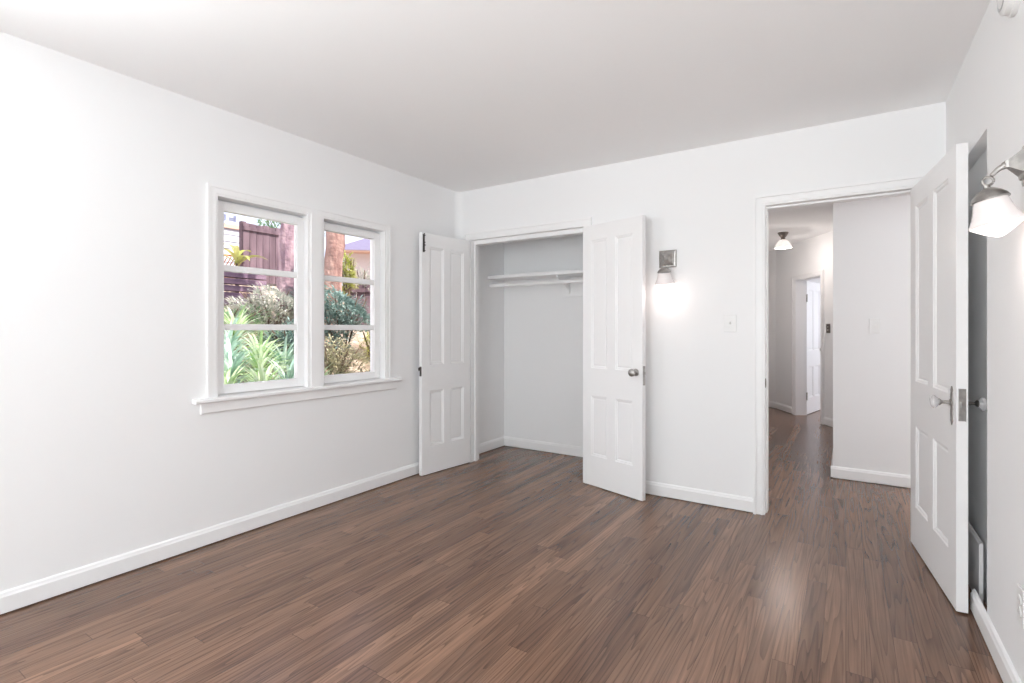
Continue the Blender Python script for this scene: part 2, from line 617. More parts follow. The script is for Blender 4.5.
# ------------------------------------------------------------------ panel doors
def ringface(bm, r0, y0, r1, y1):
    def cor(r, y):
        return [bm.verts.new(c) for c in ((r[0], y, r[2]), (r[1], y, r[2]), (r[1], y, r[3]), (r[0], y, r[3]))]
    A, B = cor(r0, y0), cor(r1, y1)
    for i in range(4):
        bm.faces.new((A[i], A[(i + 1) % 4], B[(i + 1) % 4], B[i]))
    return r1


def panel_door(W, z0, z1, y0, y1, panels):
    """a slab with recessed, moulded panels on both faces; s runs from the hinge (x)"""
    bm = BM()
    ss = sorted({0, W, *[p[0] for p in panels], *[p[1] for p in panels]})
    zs = sorted({z0, z1, *[p[2] for p in panels], *[p[3] for p in panels]})
    for y, sg in ((y0, 1), (y1, -1)):
        for i in range(len(ss) - 1):
            for j in range(len(zs) - 1):
                cs, cz = (ss[i] + ss[i + 1]) / 2, (zs[j] + zs[j + 1]) / 2
                if any(p[0] < cs < p[1] and p[2] < cz < p[3] for p in panels):
                    continue
                bm.faces.new([bm.verts.new((s, y, z)) for s, z in
                              ((ss[i], zs[j]), (ss[i + 1], zs[j]), (ss[i + 1], zs[j + 1]), (ss[i], zs[j + 1]))])
        for p in panels:
            r, yy = p, y
            for inset, depth in ((0.004, 0.004), (0.014, 0.0065), (0.018, 0.011), (0.021, 0.0115), (0.030, 0.0095)):
                q = (p[0] + inset, p[1] - inset, p[2] + inset, p[3] - inset)
                r = ringface(bm, r, yy, q, y + sg * depth)
                yy = y + sg * depth
            bm.faces.new([bm.verts.new(c) for c in ((r[0], yy, r[2]), (r[1], yy, r[2]), (r[1], yy, r[3]), (r[0], yy, r[3]))])
    for x in (0, W):
        bm.faces.new([bm.verts.new(c) for c in ((x, y0, z0), (x, y1, z0), (x, y1, z1), (x, y0, z1))])
    for z in (z0, z1):
        bm.faces.new([bm.verts.new(c) for c in ((0, y0, z), (W, y0, z), (W, y1, z), (0, y1, z))])
    bmesh.ops.remove_doubles(bm, verts=bm.verts, dist=0.0004)
    return bm


def cols(stile, mull, W, rows):
    w = (W - 2 * stile - mull) / 2
    return [(a, a + w, r0, r1) for r0, r1 in rows for a in (stile, stile + w + mull)]


WD = 0.575
CPAN = cols(0.085, 0.078, WD, [(0.240, 0.708), (0.925, 1.925)])

# closet door on the left, folded back towards the window wall
d1 = thing('door_1', 'white four-panel closet door opened against the window wall', 'door', (-2.894, 3.733, 0), math.radians(-96.3), kind='structure')
obj('door_panel', panel_door(WD, 0.007, 2.037, -0.036, 0.0, CPAN), M['trim'], d1)
bm = BM()
box(bm, WD - 0.026, WD - 0.008, 0.0, 0.004, 1.872, 2.022, 0.001)
tube(bm, [(WD - 0.017, 0.009, 1.885), (WD - 0.017, 0.009, 2.03)], 0.0045, 8)
lathe(bm, [(0.0, 0.0), (0.006, 0.002), (0.006, 0.010), (0.0, 0.014)], (WD - 0.017, 0.010, 1.93), (0, 1, 0), 10)
for z in (1.88, 1.95, 2.008):
    box(bm, WD - 0.026, WD - 0.008, 0.004, 0.014, z, z + 0.008, 0.001)
o = obj('surface_bolt', bm, M['dark_metal'], d1)
o['label'] = 'slim dark metal surface bolt'
bm = BM()
box(bm, WD, WD + 0.002, -0.030, -0.006, 0.835, 0.915, 0.0008)
box(bm, WD + 0.002, WD + 0.012, -0.036, -0.022, 0.882, 0.908, 0.002)
o = obj('latch_plate', bm, M['dark_metal'], d1)
o['label'] = 'dark metal latch plate on door edge'

# closet door on the right, nearly flat on the back wall
d2 = thing('door_2', 'white four-panel closet door with metal knob folded back beside the sconce', 'door', (-1.759, 3.733, 0), math.atan2(-0.311, 0.951), kind='structure')
obj('door_panel', panel_door(WD, 0.006, 2.042, 0.0, 0.036, CPAN), M['trim'], d2)
bm = BM()
lathe(bm, [(0.026, 0.0), (0.026, 0.003), (0.020, 0.006), (0.010, 0.008), (0.009, 0.028), (0.014, 0.033), (0.025, 0.040),
           (0.028, 0.050), (0.026, 0.058), (0.016, 0.064), (0.0, 0.066)], (WD - 0.055, 0.0, 0.918), (0, -1, 0), 24)
o = obj('door_knob', bm, M['nickel'], d2)
o['label'] = 'round grey metal knob'
bm = BM()
box(bm, WD, WD + 0.002, 0.005, 0.031, 0.828, 0.965, 0.0008)
box(bm, WD + 0.002, WD + 0.010, 0.012, 0.024, 0.905, 0.925, 0.001)
o = obj('latch_plate', bm, M['nickel'], d2)
o['label'] = 'long grey latch plate on door edge'

# door to the hall, swung in against the right wall
W3 = 0.825
d3 = thing('door_3', 'white panelled room door with glass knobs swung open by the right wall', 'door', (0.352, 3.733, 0), math.radians(-83.9), kind='structure')
obj('door_panel', panel_door(W3, 0.008, 2.032, -0.040, 0.0, cols(0.115, 0.10, W3, [(0.240, 0.690), (0.94, 1.915)])), M['trim'], d3)
KX = W3 - 0.055
for sg, y0 in ((-1, -0.040), (1, 0.0)):
    bm = BM()
    hw, ht, hb = 0.015, 0.972, 0.812
    out = [(-hw * 0.7, hb + 0.02), (-hw, hb + 0.034), (-hw, ht - 0.034), (-hw * 0.7, ht - 0.02), (-hw, ht - 0.012), (0, ht + 0.006), (hw, ht - 0.012),
           (hw * 0.7, ht - 0.02), (hw, ht - 0.034), (hw, hb + 0.034), (hw * 0.7, hb + 0.02), (hw, hb + 0.012), (0, hb - 0.006), (-hw, hb + 0.012)]
    lo, hi = sorted((y0, y0 + sg * 0.004))
    poly_prism(bm, [(KX + a, z) for a, z in out], lo, hi, 'y')
    o = obj('escutcheon', bm, M['nickel'], d3)
    o['label'] = 'narrow metal escutcheon with shaped ends'
    bm = BM()
    lathe(bm, [(0.015, 0.004), (0.015, 0.008), (0.0085, 0.010), (0.0075, 0.036), (0.014, 0.042), (0.016, 0.046), (0.013, 0.050)], (KX, y0, 0.905), (0, sg, 0), 20)
    k = obj('knob_shank', bm, M['dark_metal'] if sg > 0 else M['nickel'], d3)
    bm = BM()
    lathe(bm, [(0.013, 0.048), (0.020, 0.052), (0.028, 0.060), (0.029, 0.067), (0.024, 0.074), (0.014, 0.077), (0.0, 0.078)], (KX, y0, 0.905), (0, sg, 0), 12)
    for f in bm.faces:
        f.smooth = False
    o = obj('door_knob', bm, M['crystal'], d3)
    o['label'] = 'clear faceted glass knob'
bm = BM()
box(bm, W3, W3 + 0.002, -0.033, -0.007, 0.832, 0.972, 0.0008)
box(bm, W3 + 0.002, W3 + 0.010, -0.026, -0.014, 0.89, 0.915, 0.001)
o = obj('latch_plate', bm, M['nickel'], d3)
o['label'] = 'grey metal latch plate on door edge'

# the far door in the hall
d4 = thing('door_4', 'white panelled door standing half open in the far hall doorway', 'door', (-0.469, 8.412, 0), math.radians(77.0), kind='structure')
obj('door_panel', panel_door(0.70, 0.012, 1.915, 0.0, 0.036, cols(0.10, 0.09, 0.70, [(0.24, 0.69), (0.92, 1.80)])), M['trim'], d4)
for z in (0.22, 1.62):
    bm = BM()
    box(bm, -0.006, 0.0, -0.004, 0.03, z, z + 0.10, 0.0008)
    tube(bm, [(-0.004, -0.006, z - 0.006), (-0.004, -0.006, z + 0.106)], 0.007, 10)
    o = obj('hinge', bm, M['nickel'], d4)
    o['label'] = 'painted butt hinge with grey pin'
bm = BM()
lathe(bm, [(0.024, 0.0), (0.024, 0.004), (0.009, 0.007), (0.009, 0.03), (0.026, 0.042), (0.027, 0.052), (0.016, 0.061), (0.0, 0.063)], (0.64, 0.0, 0.92), (0, -1, 0), 20)
obj('door_knob', bm, M['dark_metal'], d4)

# ------------------------------------------------------------------ recess behind the door
bm = BM()
poly_prism(bm, [(0.492, 0.006), (0.506, 0.006), (0.506, 0.285), (0.500, 0.285), (0.492, 0.277)], 3.02, 3.60, 'y')
tag(obj('low_boxed_panel', bm, M['trim']), 'low white boxed panel on the floor in the recess behind the open door', 'boxed panel')

# ------------------------------------------------------------------ window in the left wall
w1 = thing('window_1', 'white window with two three-pane sashes looking onto the garden', 'window', kind='structure')
bm = BM()
casing(bm, WIN[0], WIN[1], WIN[3], 1, axis='x', at=XL, z0=WIN[2], steps=[(0.0, 0.012, 0.010), (0.012, 0.044, 0.014), (0.044, 0.060, 0.018)])
obj('casing', bm, M['trim'], w1)
bm = BM()
box(bm, -3.17, -3.038, 2.150, 2.243, WIN[2], WIN[3])
box(bm, -3.05, -3.030, 2.133, 2.259, WIN[2], WIN[3] + 0.012, 0.002)
box(bm, -3.032, -3.020, 2.155, 2.237, WIN[2], WIN[3] + 0.012, 0.002)
obj('mullion', bm, M['trim'], w1)
bm = BM()
poly_prism(bm, [(-3.16, 0.812), (-3.008, 0.812), (-3.000, 0.818), (-3.000, 0.830), (-3.006, 0.836), (-3.16, 0.842)], 1.414, 2.980, 'y')
obj('window_sill', bm, M['trim'], w1)
bm = BM()
poly_prism(bm, [(-3.05, 0.748), (-3.036, 0.748), (-3.030, 0.756), (-3.030, 0.812), (-3.05, 0.812)], 1.456, 2.946, 'y')
obj('apron', bm, M['trim'], w1)
bm = BM()
for a, b in ((1.55, 2.150), (2.243, 2.83)):
    box(bm, -3.19, -3.135, a, b, 1.955, WIN[3])
    box(bm, -3.19, -3.135, a, a + 0.012, WIN[2], WIN[3])
    box(bm, -3.19, -3.135, b - 0.012, b, WIN[2], WIN[3])
obj('stop', bm, M['trim'], w1)


def sash(y0, y1, g0, g1):
    z0, z1 = 0.844, 1.984
    gz0, gz1 = 0.897, 1.932
    xs = (-3.132, -3.092)
    bm = BM()
    box(bm, *xs, y0, g0, z0, z1, 0.003)
    box(bm, *xs, g1, y1, z0, z1, 0.003)
    box(bm, *xs, g0, g1, z0, gz0, 0.003)
    box(bm, *xs, g0, g1, gz1, z1, 0.003)
    for z in (1.241, 1.594):
        box(bm, -3.130, -3.096, g0, g1, z - 0.019, z + 0.019, 0.005)
    s = obj('sash', bm, M['trim'], w1)
    for a, b in ((gz0, 1.222), (1.260, 1.575), (1.613, gz1)):
        bm = BM()
        box(bm, -3.1145, -3.1115, g0, g1, a, b)
        obj('glass', bm, M['glass'], s)
    return s


sash(1.556, 2.148, 1.612, 2.098)
sash(2.245, 2.826, 2.310, 2.772)
for y in (1.553, 2.826):
    for z in (1.08, 1.80):
        bm = BM()
        tube(bm, [(-3.088, y, z), (-3.088, y, z + 0.055)], 0.005, 8)
        obj('hinge', bm, M['trim'], w1)

# wide window behind the camera, unseen and added to let in daylight
w2 = thing('added_window_2', 'wide white unseen window added for daylight in the wall opposite the closet', 'window', kind='structure')
bm = BM()
for x0, x1 in ((-1.75, -1.69), (-0.78, -0.72), (0.19, 0.25)):
    box(bm, x0, x1, YR - 0.09, YR - 0.03, 0.7, 2.2, 0.003)
for z0, z1 in ((0.7, 0.76), (2.14, 2.2), (1.43, 1.46)):
    box(bm, -1.69, 0.19, YR - 0.085, YR - 0.035, z0, z1, 0.003)
obj('window_frame', bm, M['trim'], w2)
bm = BM()
casing(bm, -1.75, 0.25, 2.2, 1, at=YR, z0=0.7)
box(bm, -1.85, 0.35, YR, YR + 0.05, 0.67, 0.70, 0.004)
obj('casing', bm, M['trim'], w2)

for nm, lb, xo, xi, out, ya in (('added_window_3', 'white unseen window added for daylight near the rear corner of the left wall', -3.15, XL, 1, -0.9),
                                ('added_window_4', 'white unseen window added for daylight on the right wall before the sconce', 0.53, XR, -1, -0.1)):
    w3 = thing(nm, lb, 'window', kind='structure')  # unseen side windows, added for the daylight they let in
    bm = BM()
    for a, b in ((0, 0.05), (0.525, 0.575), (1.05, 1.1)):
        box(bm, xo, xo + 0.05, ya + a, ya + b, 0.8, 2.1, 0.003)
    for z0, z1 in ((0.8, 0.85), (2.05, 2.1)):
        box(bm, xo + 0.005, xo + 0.045, ya + 0.05, ya + 1.05, z0, z1, 0.003)
    obj('window_frame', bm, M['trim'], w3)
    bm = BM()
    casing(bm, ya, ya + 1.1, 2.1, out, axis='x', at=xi, z0=0.8)
    a, b = sorted((xi, xi + out * 0.05))
    box(bm, a, b, ya - 0.09, ya + 1.19, 0.77, 0.80, 0.004)
    obj('casing', bm, M['trim'], w3)

# ------------------------------------------------------------------ closet fittings
cs = thing('closet_shelf', 'white wooden closet shelf with bracket above the hanging rod', 'shelf', (-2.245, 4.485, 1.733))
bm = BM()
box(bm, -0.779, 0.844, -0.298, -0.001, 0.0, 0.032, 0.003)
obj('board', bm, M['trim'], cs)
bm = BM()
poly_prism(bm, [(-0.29, 0.0), (-0.001, 0.0), (-0.001, -0.165), (-0.03, -0.165), (-0.05, -0.12), (-0.18, -0.035), (-0.235, -0.05), (-0.24, -0.085),
                (-0.255, -0.085), (-0.262, -0.03), (-0.29, -0.015)], -0.008, 0.008, 'x')
obj('bracket', bm, M['trim'], cs)
bm = BM()
box(bm, -0.08, 0.35, -0.018, -0.001, -0.19, -0.002, 0.002)
obj('cleat', bm, M['trim'], cs)
bm = BM()
tube(bm, [(-3.024, 4.238, 1.668), (-1.402, 4.238, 1.668)], 0.019, 16)
tag(obj('closet_rod', bm, M['trim']), 'round white hanging rod under the closet shelf', 'clothes rod')


# ------------------------------------------------------------------ wall lamps
def wall_sconce(loc, rotz, label):
    """local frame: wall plane y=0, room towards -y, z=0 at the plate's centre"""
    t = thing('wall_sconce', label, 'wall lamp', loc, rotz, 'wall lamps with square plates')
    bm = BM()
    steps = [(0.063, 0.0), (0.063, 0.006), (0.055, 0.010), (0.047, 0.011), (0.045, 0.018), (0.036, 0.022), (0.026, 0.034), (0.012, 0.052), (0.010, 0.060)]
    rings = [[bm.verts.new((a * w, -dp, b * w)) for a, b in ((-1, -1), (1, -1), (1, 1), (-1, 1))] for w, dp in steps]
    for p, q in zip(rings, rings[1:]):
        for i in range(4):
            bm.faces.new((p[i], p[(i + 1) % 4], q[(i + 1) % 4], q[i]))
    bm.faces.new(rings[0])
    bm.faces.new(rings[-1])
    obj('back_plate', bm, M['nickel'], t)
    bm = BM()
    tube(bm, [(0, -0.055, -0.002), (0, -0.074, -0.012), (0, -0.090, -0.030)], [0.011, 0.008, 0.006], 12)
    lathe(bm, [(0.0, -0.008), (0.009, -0.006), (0.012, 0.0), (0.009, 0.006), (0.0, 0.008)], (0, -0.060, -0.003), (0, -1, -0.1), 16)
    obj('arm', bm, M['nickel'], t)
    bm = BM()                                   # the ring the shade hangs from
    ring = [(0, -0.098 + 0.013 * math.cos(k * PI / 10), -0.046 + 0.013 * math.sin(k * PI / 10)) for k in range(21)]
    tube(bm, ring, 0.0038, 8)
    obj('ring', bm, M['nickel'], t)
    ax = Vector((0, 0.20, -1)).normalized()     # the shade leans a little towards the wall
    o = Vector((0, -0.102, -0.058))
    bm = BM()
    lathe(bm, [(0.0, -0.004), (0.008, 0.0), (0.009, 0.010), (0.018, 0.014), (0.032, 0.024), (0.043, 0.036), (0.048, 0.046), (0.047, 0.050), (0.0, 0.050)], o, ax, 28)
    obj('shade_holder', bm, M['nickel'], t)
    bm = BM()
    lathe(bm, [(0.041, 0.046), (0.043, 0.056), (0.048, 0.078), (0.056, 0.102), (0.065, 0.118), (0.068, 0.124), (0.066, 0.129), (0.040, 0.129), (0.038, 0.046)], o, ax, 32)
    obj('lamp_shade', bm, M['shade'], t)
    bm = BM()
    lathe(bm, [(0.0, 0.127), (0.0645, 0.1275), (0.0645, 0.130), (0.048, 0.143), (0.028, 0.157), (0.010, 0.167), (0.0, 0.169)], o, ax, 32)
    b = obj('shade_bowl', bm, M['bowl'], t)
    b['label'] = 'brighter pointed underside of the glass shade'
    return t


wall_sconce((-1.089, YB, 1.741), 0.0, 'lit wall lamp with square plate between the closet door and light switch')
wall_sconce((XR, 2.168, 1.741), -PI / 2, 'lit wall lamp with opal glass shade on the right wall near the glass knob door')
for n, (x, y, z) in (('hall_light', (-0.672, 7.36, HCEIL - 0.235)), ('sconce_light', (-1.089, YB - 0.115, 1.462)), ('sconce_light', (XR - 0.115, 2.168, 1.462))):
    ld = bpy.data.lights.new(n, 'POINT')
    ld.energy = 9.0 if n == 'hall_light' else 0.45
    ld.color = (1.0, 0.90, 0.84) if n == 'hall_light' else (1.0, 0.80, 0.73)
    ld.shadow_soft_size = 0.05 if n == 'hall_light' else 0.035
    lo = bpy.data.objects.new(n, ld)
    COL.objects.link(lo)
    lo.location = (x, y, z)

# hall ceiling lamp
hl = thing('ceiling_lamp', 'small lit ceiling lamp with scalloped glass shade in the hall', 'ceiling lamp', (-0.672, 7.36, HCEIL))
bm = BM()
lathe(bm, [(0.062, 0.0), (0.062, -0.010), (0.056, -0.018), (0.040, -0.045), (0.026, -0.066), (0.024, -0.080), (0.034, -0.088), (0.036, -0.100), (0.0, -0.102)], (0, 0, 0), (0, 0, 1), 28)
obj('canopy', bm, M['bronze'], hl)
bm = BM()
lathe(bm, [(0.034, -0.092), (0.044, -0.102), (0.064, -0.122), (0.080, -0.150), (0.090, -0.178), (0.098, -0.196), (0.094, -0.196), (0.086, -0.178), (0.076, -0.150), (0.060, -0.124), (0.040, -0.106), (0.034, -0.096)],
      (0, 0, 0), (0, 0, 1), 48, lambda t, k: 1 + (0.07 if 3 <= k <= 8 else 0.02) * math.cos(8 * t))
obj('lamp_shade', bm, M['hall_shade'], hl)
bm = BM()
lathe(bm, [(0.0, -0.185), (0.016, -0.182), (0.026, -0.166), (0.028, -0.150), (0.020, -0.126), (0.013, -0.112), (0.012, -0.100)], (0, 0, 0), (0, 0, 1), 20)
obj('bulb', bm, M['hall_bulb'], hl)


# ------------------------------------------------------------------ switches, outlet, detector
def plate(name, label, cat, loc, rotz, w, h, mat, kind, group=None, tmat=None):
    t = thing(name, label, cat, loc, rotz, group)
    bm = BM()
    box(bm, -w / 2, w / 2, -0.006, 0.0, -h / 2, h / 2, 0.003)
    obj('cover_plate', bm, mat, t)
    tm = tmat or mat
    if kind == 'toggle':
        bm = BM()
        box(bm, -0.006, 0.006, -0.008, -0.005, -0.013, 0.013, 0.001)
        poly_prism(bm, [(-0.008, -0.004), (-0.019, 0.006), (-0.018, 0.012), (-0.008, 0.007)], -0.004, 0.004, 'x')
        obj('toggle', bm, tm, t)
        for z in (-0.03, 0.03):
            bm = BM()
            lathe(bm, [(0.0033, 0.005), (0.0033, 0.0072), (0.0, 0.0078)], (0, 0, z), (0, -1, 0), 10)
            obj('screw', bm, tm, t)
    elif kind == 'rocker':
        bm = BM()
        poly_prism(bm, [(-0.005, -0.033), (-0.010, -0.033), (-0.007, 0.0), (-0.0065, 0.033), (-0.005, 0.033)], -0.016, 0.016, 'x')
        obj('rocker', bm, tm, t)
    elif kind == 'push':
        for z in (-0.020, 0.020):
            bm = BM()
            lathe(bm, [(0.011, 0.005), (0.011, 0.008), (0.008, 0.009), (0.008, 0.013), (0.0, 0.014)], (0, 0, z), (0, -1, 0), 16)
            obj('push_button', bm, tm, t)
    elif kind == 'outlet':
        for z in (-0.020, 0.020):
            bm = BM()
            lathe(bm, [(0.017, 0.005), (0.017, 0.0085), (0.0, 0.0086)], (0, 0, z), (0, -1, 0), 20)
            s = obj('socket', bm, tm, t)
            bm = BM()
            for x in (-0.006, 0.006):
                box(bm, x - 0.001, x + 0.001, -0.0092, -0.0084, z - 0.004, z + 0.006)
            obj('slot', bm, M['vent'], s)
    return t


plate('light_switch', 'white switch plate on wall between the lit sconce and hall doorway', 'light switch', (-0.664, YB, 1.268), 0, 0.080, 0.118, M['plastic'], 'toggle', 'white switch plates')
plate('light_switch', 'white switch plate on hall wall seen through the doorway', 'light switch', (0.190, 5.0, 1.254), 0, 0.072, 0.116, M['plastic'], 'rocker', 'white switch plates')
sd = (o0 + ud * 0.905)
plate('light_switch', 'dark bronze push-button switch plate beside the far hall door', 'light switch', (sd.x, sd.y, 1.237), math.atan2(-0.675, 0.393), 0.085, 0.118, M['bronze'], 'push', None, M['nickel'])
plate('wall_outlet', 'white wall outlet low on the right wall near the floor', 'outlet', (XR, 2.262, 0.343), -PI / 2, 0.074, 0.118, M['plastic'], 'outlet')

sm = thing('smoke_detector', 'round white smoke detector high on the right wall', 'smoke detector', (XR, 2.33, 2.35), -PI / 2)
bm = BM()
lathe(bm, [(0.078, 0.0), (0.078, 0.012), (0.074, 0.014), (0.070, 0.016), (0.068, 0.030), (0.060, 0.036), (0.030, 0.040), (0.0, 0.040)], (0, 0, 0), (0, -1, 0), 40)
obj('housing', bm, M['plastic'], sm)
bm = BM()
lathe(bm, [(0.052, 0.0372), (0.054, 0.0385), (0.050, 0.0395), (0.048, 0.0382)], (0, 0, 0), (0, -1, 0), 40)
obj('vent_ring', bm, M['vent'], sm)

# ------------------------------------------------------------------ the garden outside the window
M['soil'] = material('dry_soil', srgb(150, 128, 112), 0.95, noise=((3.5, 3.5, 3.5), srgb(205, 186, 168)), bump=(14, 0.8, 0.05))
M['fence'] = material('weathered_fence_board', srgb(94, 74, 82), 0.85, noise=((9, 9, 1.2), srgb(128, 106, 114)))
M['timber'] = material('old_timber_sleeper', srgb(104, 84, 104), 0.9, noise=((1.5, 2.0, 14), srgb(140, 116, 132)))
M['bark'] = material('rough_bark', srgb(118, 92, 106), 0.95, noise=((9, 9, 1.5), srgb(196, 166, 170)), bump=(9, 1.0, 0.05))
M['bark2'] = material('brown_bark', srgb(138, 104, 96), 0.95, noise=((7, 7, 1.2), srgb(206, 170, 156)), bump=(9, 1.0, 0.05))
M['siding'] = material('white_siding', srgb(214, 214, 222), 0.7, bump=(20, 0.1, 0.01))
M['stucco'] = material('pale_stucco', srgb(228, 218, 214), 0.8, bump=(40, 0.2, 0.01))
M['soffit'] = material('beige_soffit', srgb(214, 178, 160), 0.8, bump=(40, 0.1, 0.01))
M['roof'] = material('lavender_roofing', srgb(158, 152, 184), 0.85, bump=(30, 0.4, 0.01))
M['lattice'] = material('blue_white_lattice', srgb(196, 204, 232), 0.6, bump=(40, 0.1, 0.01))
M['lattice2'] = material('orange_lattice', srgb(206, 140, 104), 0.7, bump=(40, 0.1, 0.01))
M['leaf_agave'] = leaf_material('leaf_light', srgb(150, 186, 112), srgb(246, 250, 226))
M['leaf_agave2'] = leaf_material('leaf_blue_green', srgb(136, 178, 156), srgb(240, 248, 240))
M['leaf_dark'] = leaf_material('leaf_dark', srgb(72, 104, 96), srgb(176, 198, 190))
M['leaf_pale'] = leaf_material('leaf_pale', srgb(158, 166, 152), srgb(240, 234, 226))
M['leaf_mix'] = leaf_material('leaf_mixed', srgb(104, 108, 84), srgb(216, 206, 168))
M['leaf_yellow'] = leaf_material('leaf_yellow_green', srgb(160, 170, 72), srgb(228, 226, 150))
M['leaf_cover'] = leaf_material('leaf_cover', srgb(96, 140, 100), srgb(156, 190, 140))
M['stem'] = material('brown_stem', srgb(96, 78, 64), 0.9, noise=((20, 20, 4), srgb(130, 108, 90)))


def ground_z(x, y):
    pts = [(-3.2, -0.10), (-4.2, 0.0), (-5.0, 0.28), (-5.8, 0.62), (-6.5, 0.98), (-7.3, 1.26), (-8.4, 1.48)]
    if x >= pts[0][0]:
        return pts[0][1]
    for (xa, za), (xb, zb) in zip(pts, pts[1:]):
        if x >= xb:
            t = (xa - x) / (xa - xb)
            return za + (zb - za) * t
    return min(2.18, 1.48 + (-8.4 - x) * (0.55))


bm = BM()
xs_ = [-3.25 - 0.22 * i for i in range(50)]
ys_ = [-3.0 + 0.3 * j for j in range(52)]
G = [[bm.verts.new((x, y, ground_z(x, y) + 0.04 * math.sin(3.1 * x + 1.7 * y) * math.cos(2.3 * y) * (1 if x < -3.6 else 0))) for y in ys_] for x in xs_]
for i in range(len(xs_) - 1):
    for j in range(len(ys_) - 1):
        f = bm.faces.new((G[i][j], G[i + 1][j], G[i + 1][j + 1], G[i][j + 1]))
        f.smooth = True
og = obj('ground', bm, M['soil'])
tag(og, 'sunlit garden slope of dry soil outside the window', 'ground', None, 'structure')
for y in (4.6,):
    pass

# retaining wall of stacked sleepers
rw = thing('retaining_wall', 'low garden wall of stacked dark timber sleepers below the board fence', 'retaining wall', (-8.66, 3.9, 1.2), math.radians(4))
for k in range(7):
    bm = BM()
    off = random.uniform(-0.02, 0.02)
    box(bm, -0.09 + off, 0.07 + off, -1.1, 1.38, 0.20 + k * 0.118, 0.20 + k * 0.118 + 0.094, 0.008)
    obj('sleeper', bm, M['timber'], rw)
for y in (-0.6, 0.55):
    bm = BM()
    box(bm, -0.16, -0.08, y - 0.05, y + 0.05, -0.1, 1.02, 0.006)
    obj('post', bm, M['timber'], rw)


def board_fence(label, p, q, z0, z1, n, rails=True):
    p, q = Vector((*p, 0)), Vector((*q, 0))
    L = (q - p).length
    t = thing('board_fence', label, 'fence', (p.x, p.y, z0), math.atan2(q.y - p.y, q.x - p.x))
    bm = BM()
    w = L / n
    for i in range(n):
        dz = random.uniform(-0.012, 0.012)
        dy = random.uniform(-0.006, 0.006)
        box(bm, i * w + 0.004, (i + 1) * w - 0.004, dy, dy + 0.022, 0.0, z1 - z0 + dz, 0.002)
    obj('board_panel', bm, M['fence'], t)
    for z in (0.2, z1 - z0 - 0.14):
        bm = BM()
        box(bm, 0.0, L, -0.04, -0.007, z, z + 0.07, 0.003)
        obj('rail', bm, M['fence'], t)
    for x in (0.04, L * 0.5, L - 0.04):
        bm = BM()
        box(bm, x - 0.045, x + 0.045, 0.03, 0.12, -0.6, z1 - z0 + 0.03, 0.004)
        obj('post', bm, M['fence'], t)
    return t


board_fence('dark purple-brown vertical board fence above the timber garden wall', (-9.47, 5.28), (-9.47, 7.0), 2.12, 3.23, 13)
board_fence('low dark board fence behind the bushes below the pale house', (-7.35, 5.98), (-6.75, 6.75), 1.05, 2.02, 7)

# neighbour's house left with siding and lattice
hs = thing('garden_house', 'white sided house beyond the fence at left edge of window', 'house', (-10.45, 4.56, 1.9))
bm = BM()
box(bm, -1.6, 0.0, -2.0, 1.22, -0.5, 1.42)
for k in range(9):
    z = 0.12 + k * 0.14
    poly_prism(bm, [(0.0, z), (0.022, z), (0.004, z + 0.138), (0.0, z + 0.138)], -2.0, 1.22, 'y')
obj('wall', bm, M['siding'], hs)
bm = BM()
box(bm, 0.0, 0.06, -2.0, 1.24, 1.36, 1.44, 0.004)
obj('ledge', bm, M['soffit'], hs)
bm = BM()
for k in range(13):
    y = -1.4 + k * 0.21
    box(bm, 0.0, 0.03, y, y + 0.05, 1.44, 2.2)
for k in range(5):
    z = 1.46 + k * 0.17
    box(bm, 0.0, 0.025, -1.5, 1.22, z, z + 0.045)
obj('lattice', bm, M['lattice'], hs)
bm = BM()
box(bm, -1.6, -0.06, -2.0, 1.22, 1.42, 2.25)
obj('upper_wall', bm, M['siding'], hs)

lt = thing('lattice_screen', 'small orange diagonal lattice screen below the white sided house', 'lattice', (-9.3, 4.55, 2.17), math.radians(90))
bm = BM()
for k in range(8):
    for s in (-1, 1):
        x = -0.1 + k * 0.065
        tube(bm, [(x, 0.004 * s, 0.0), (x + s * 0.20, 0.004 * s, 0.36)], 0.009, 6)
obj('lattice', bm, M['lattice2'], lt)
bm = BM()
for z in (-0.02, 0.37):
    box(bm, -0.32, 0.56, -0.015, 0.015, z, z + 0.03, 0.002)
for x in (-0.32, 0.53):
    box(bm, x, x + 0.03, -0.015, 0.015, -0.15, 0.40, 0.002)
obj('frame', bm, M['lattice2'], lt)

# house on the right with an overhanging roof
hr = thing('garden_house', 'pale house with overhanging roof corner at right edge of window', 'house', (-8.75, 7.45, 1.3), math.radians(44))
bm = BM()
box(bm, -0.30, 2.6, 0.0, 2.4, -0.4, 1.62)
obj('wall', bm, M['stucco'], hr)
bm = BM()
poly_prism(bm, [(-0.42, 1.58), (-0.42, 1.64), (1.1, 2.16), (2.7, 2.16), (2.7, 1.58)], -0.34, 2.6, 'y')
obj('roof', bm, M['roof'], hr)
bm = BM()
box(bm, -0.40, 2.7, -0.33, 0.0, 1.555, 1.58)
obj('soffit', bm, M['soffit'], hr)
bm = BM()
box(bm, 0.55, 0.95, -0.02, 0.01, 0.75, 1.30, 0.004)
obj('window', bm, M['lattice'], hr)


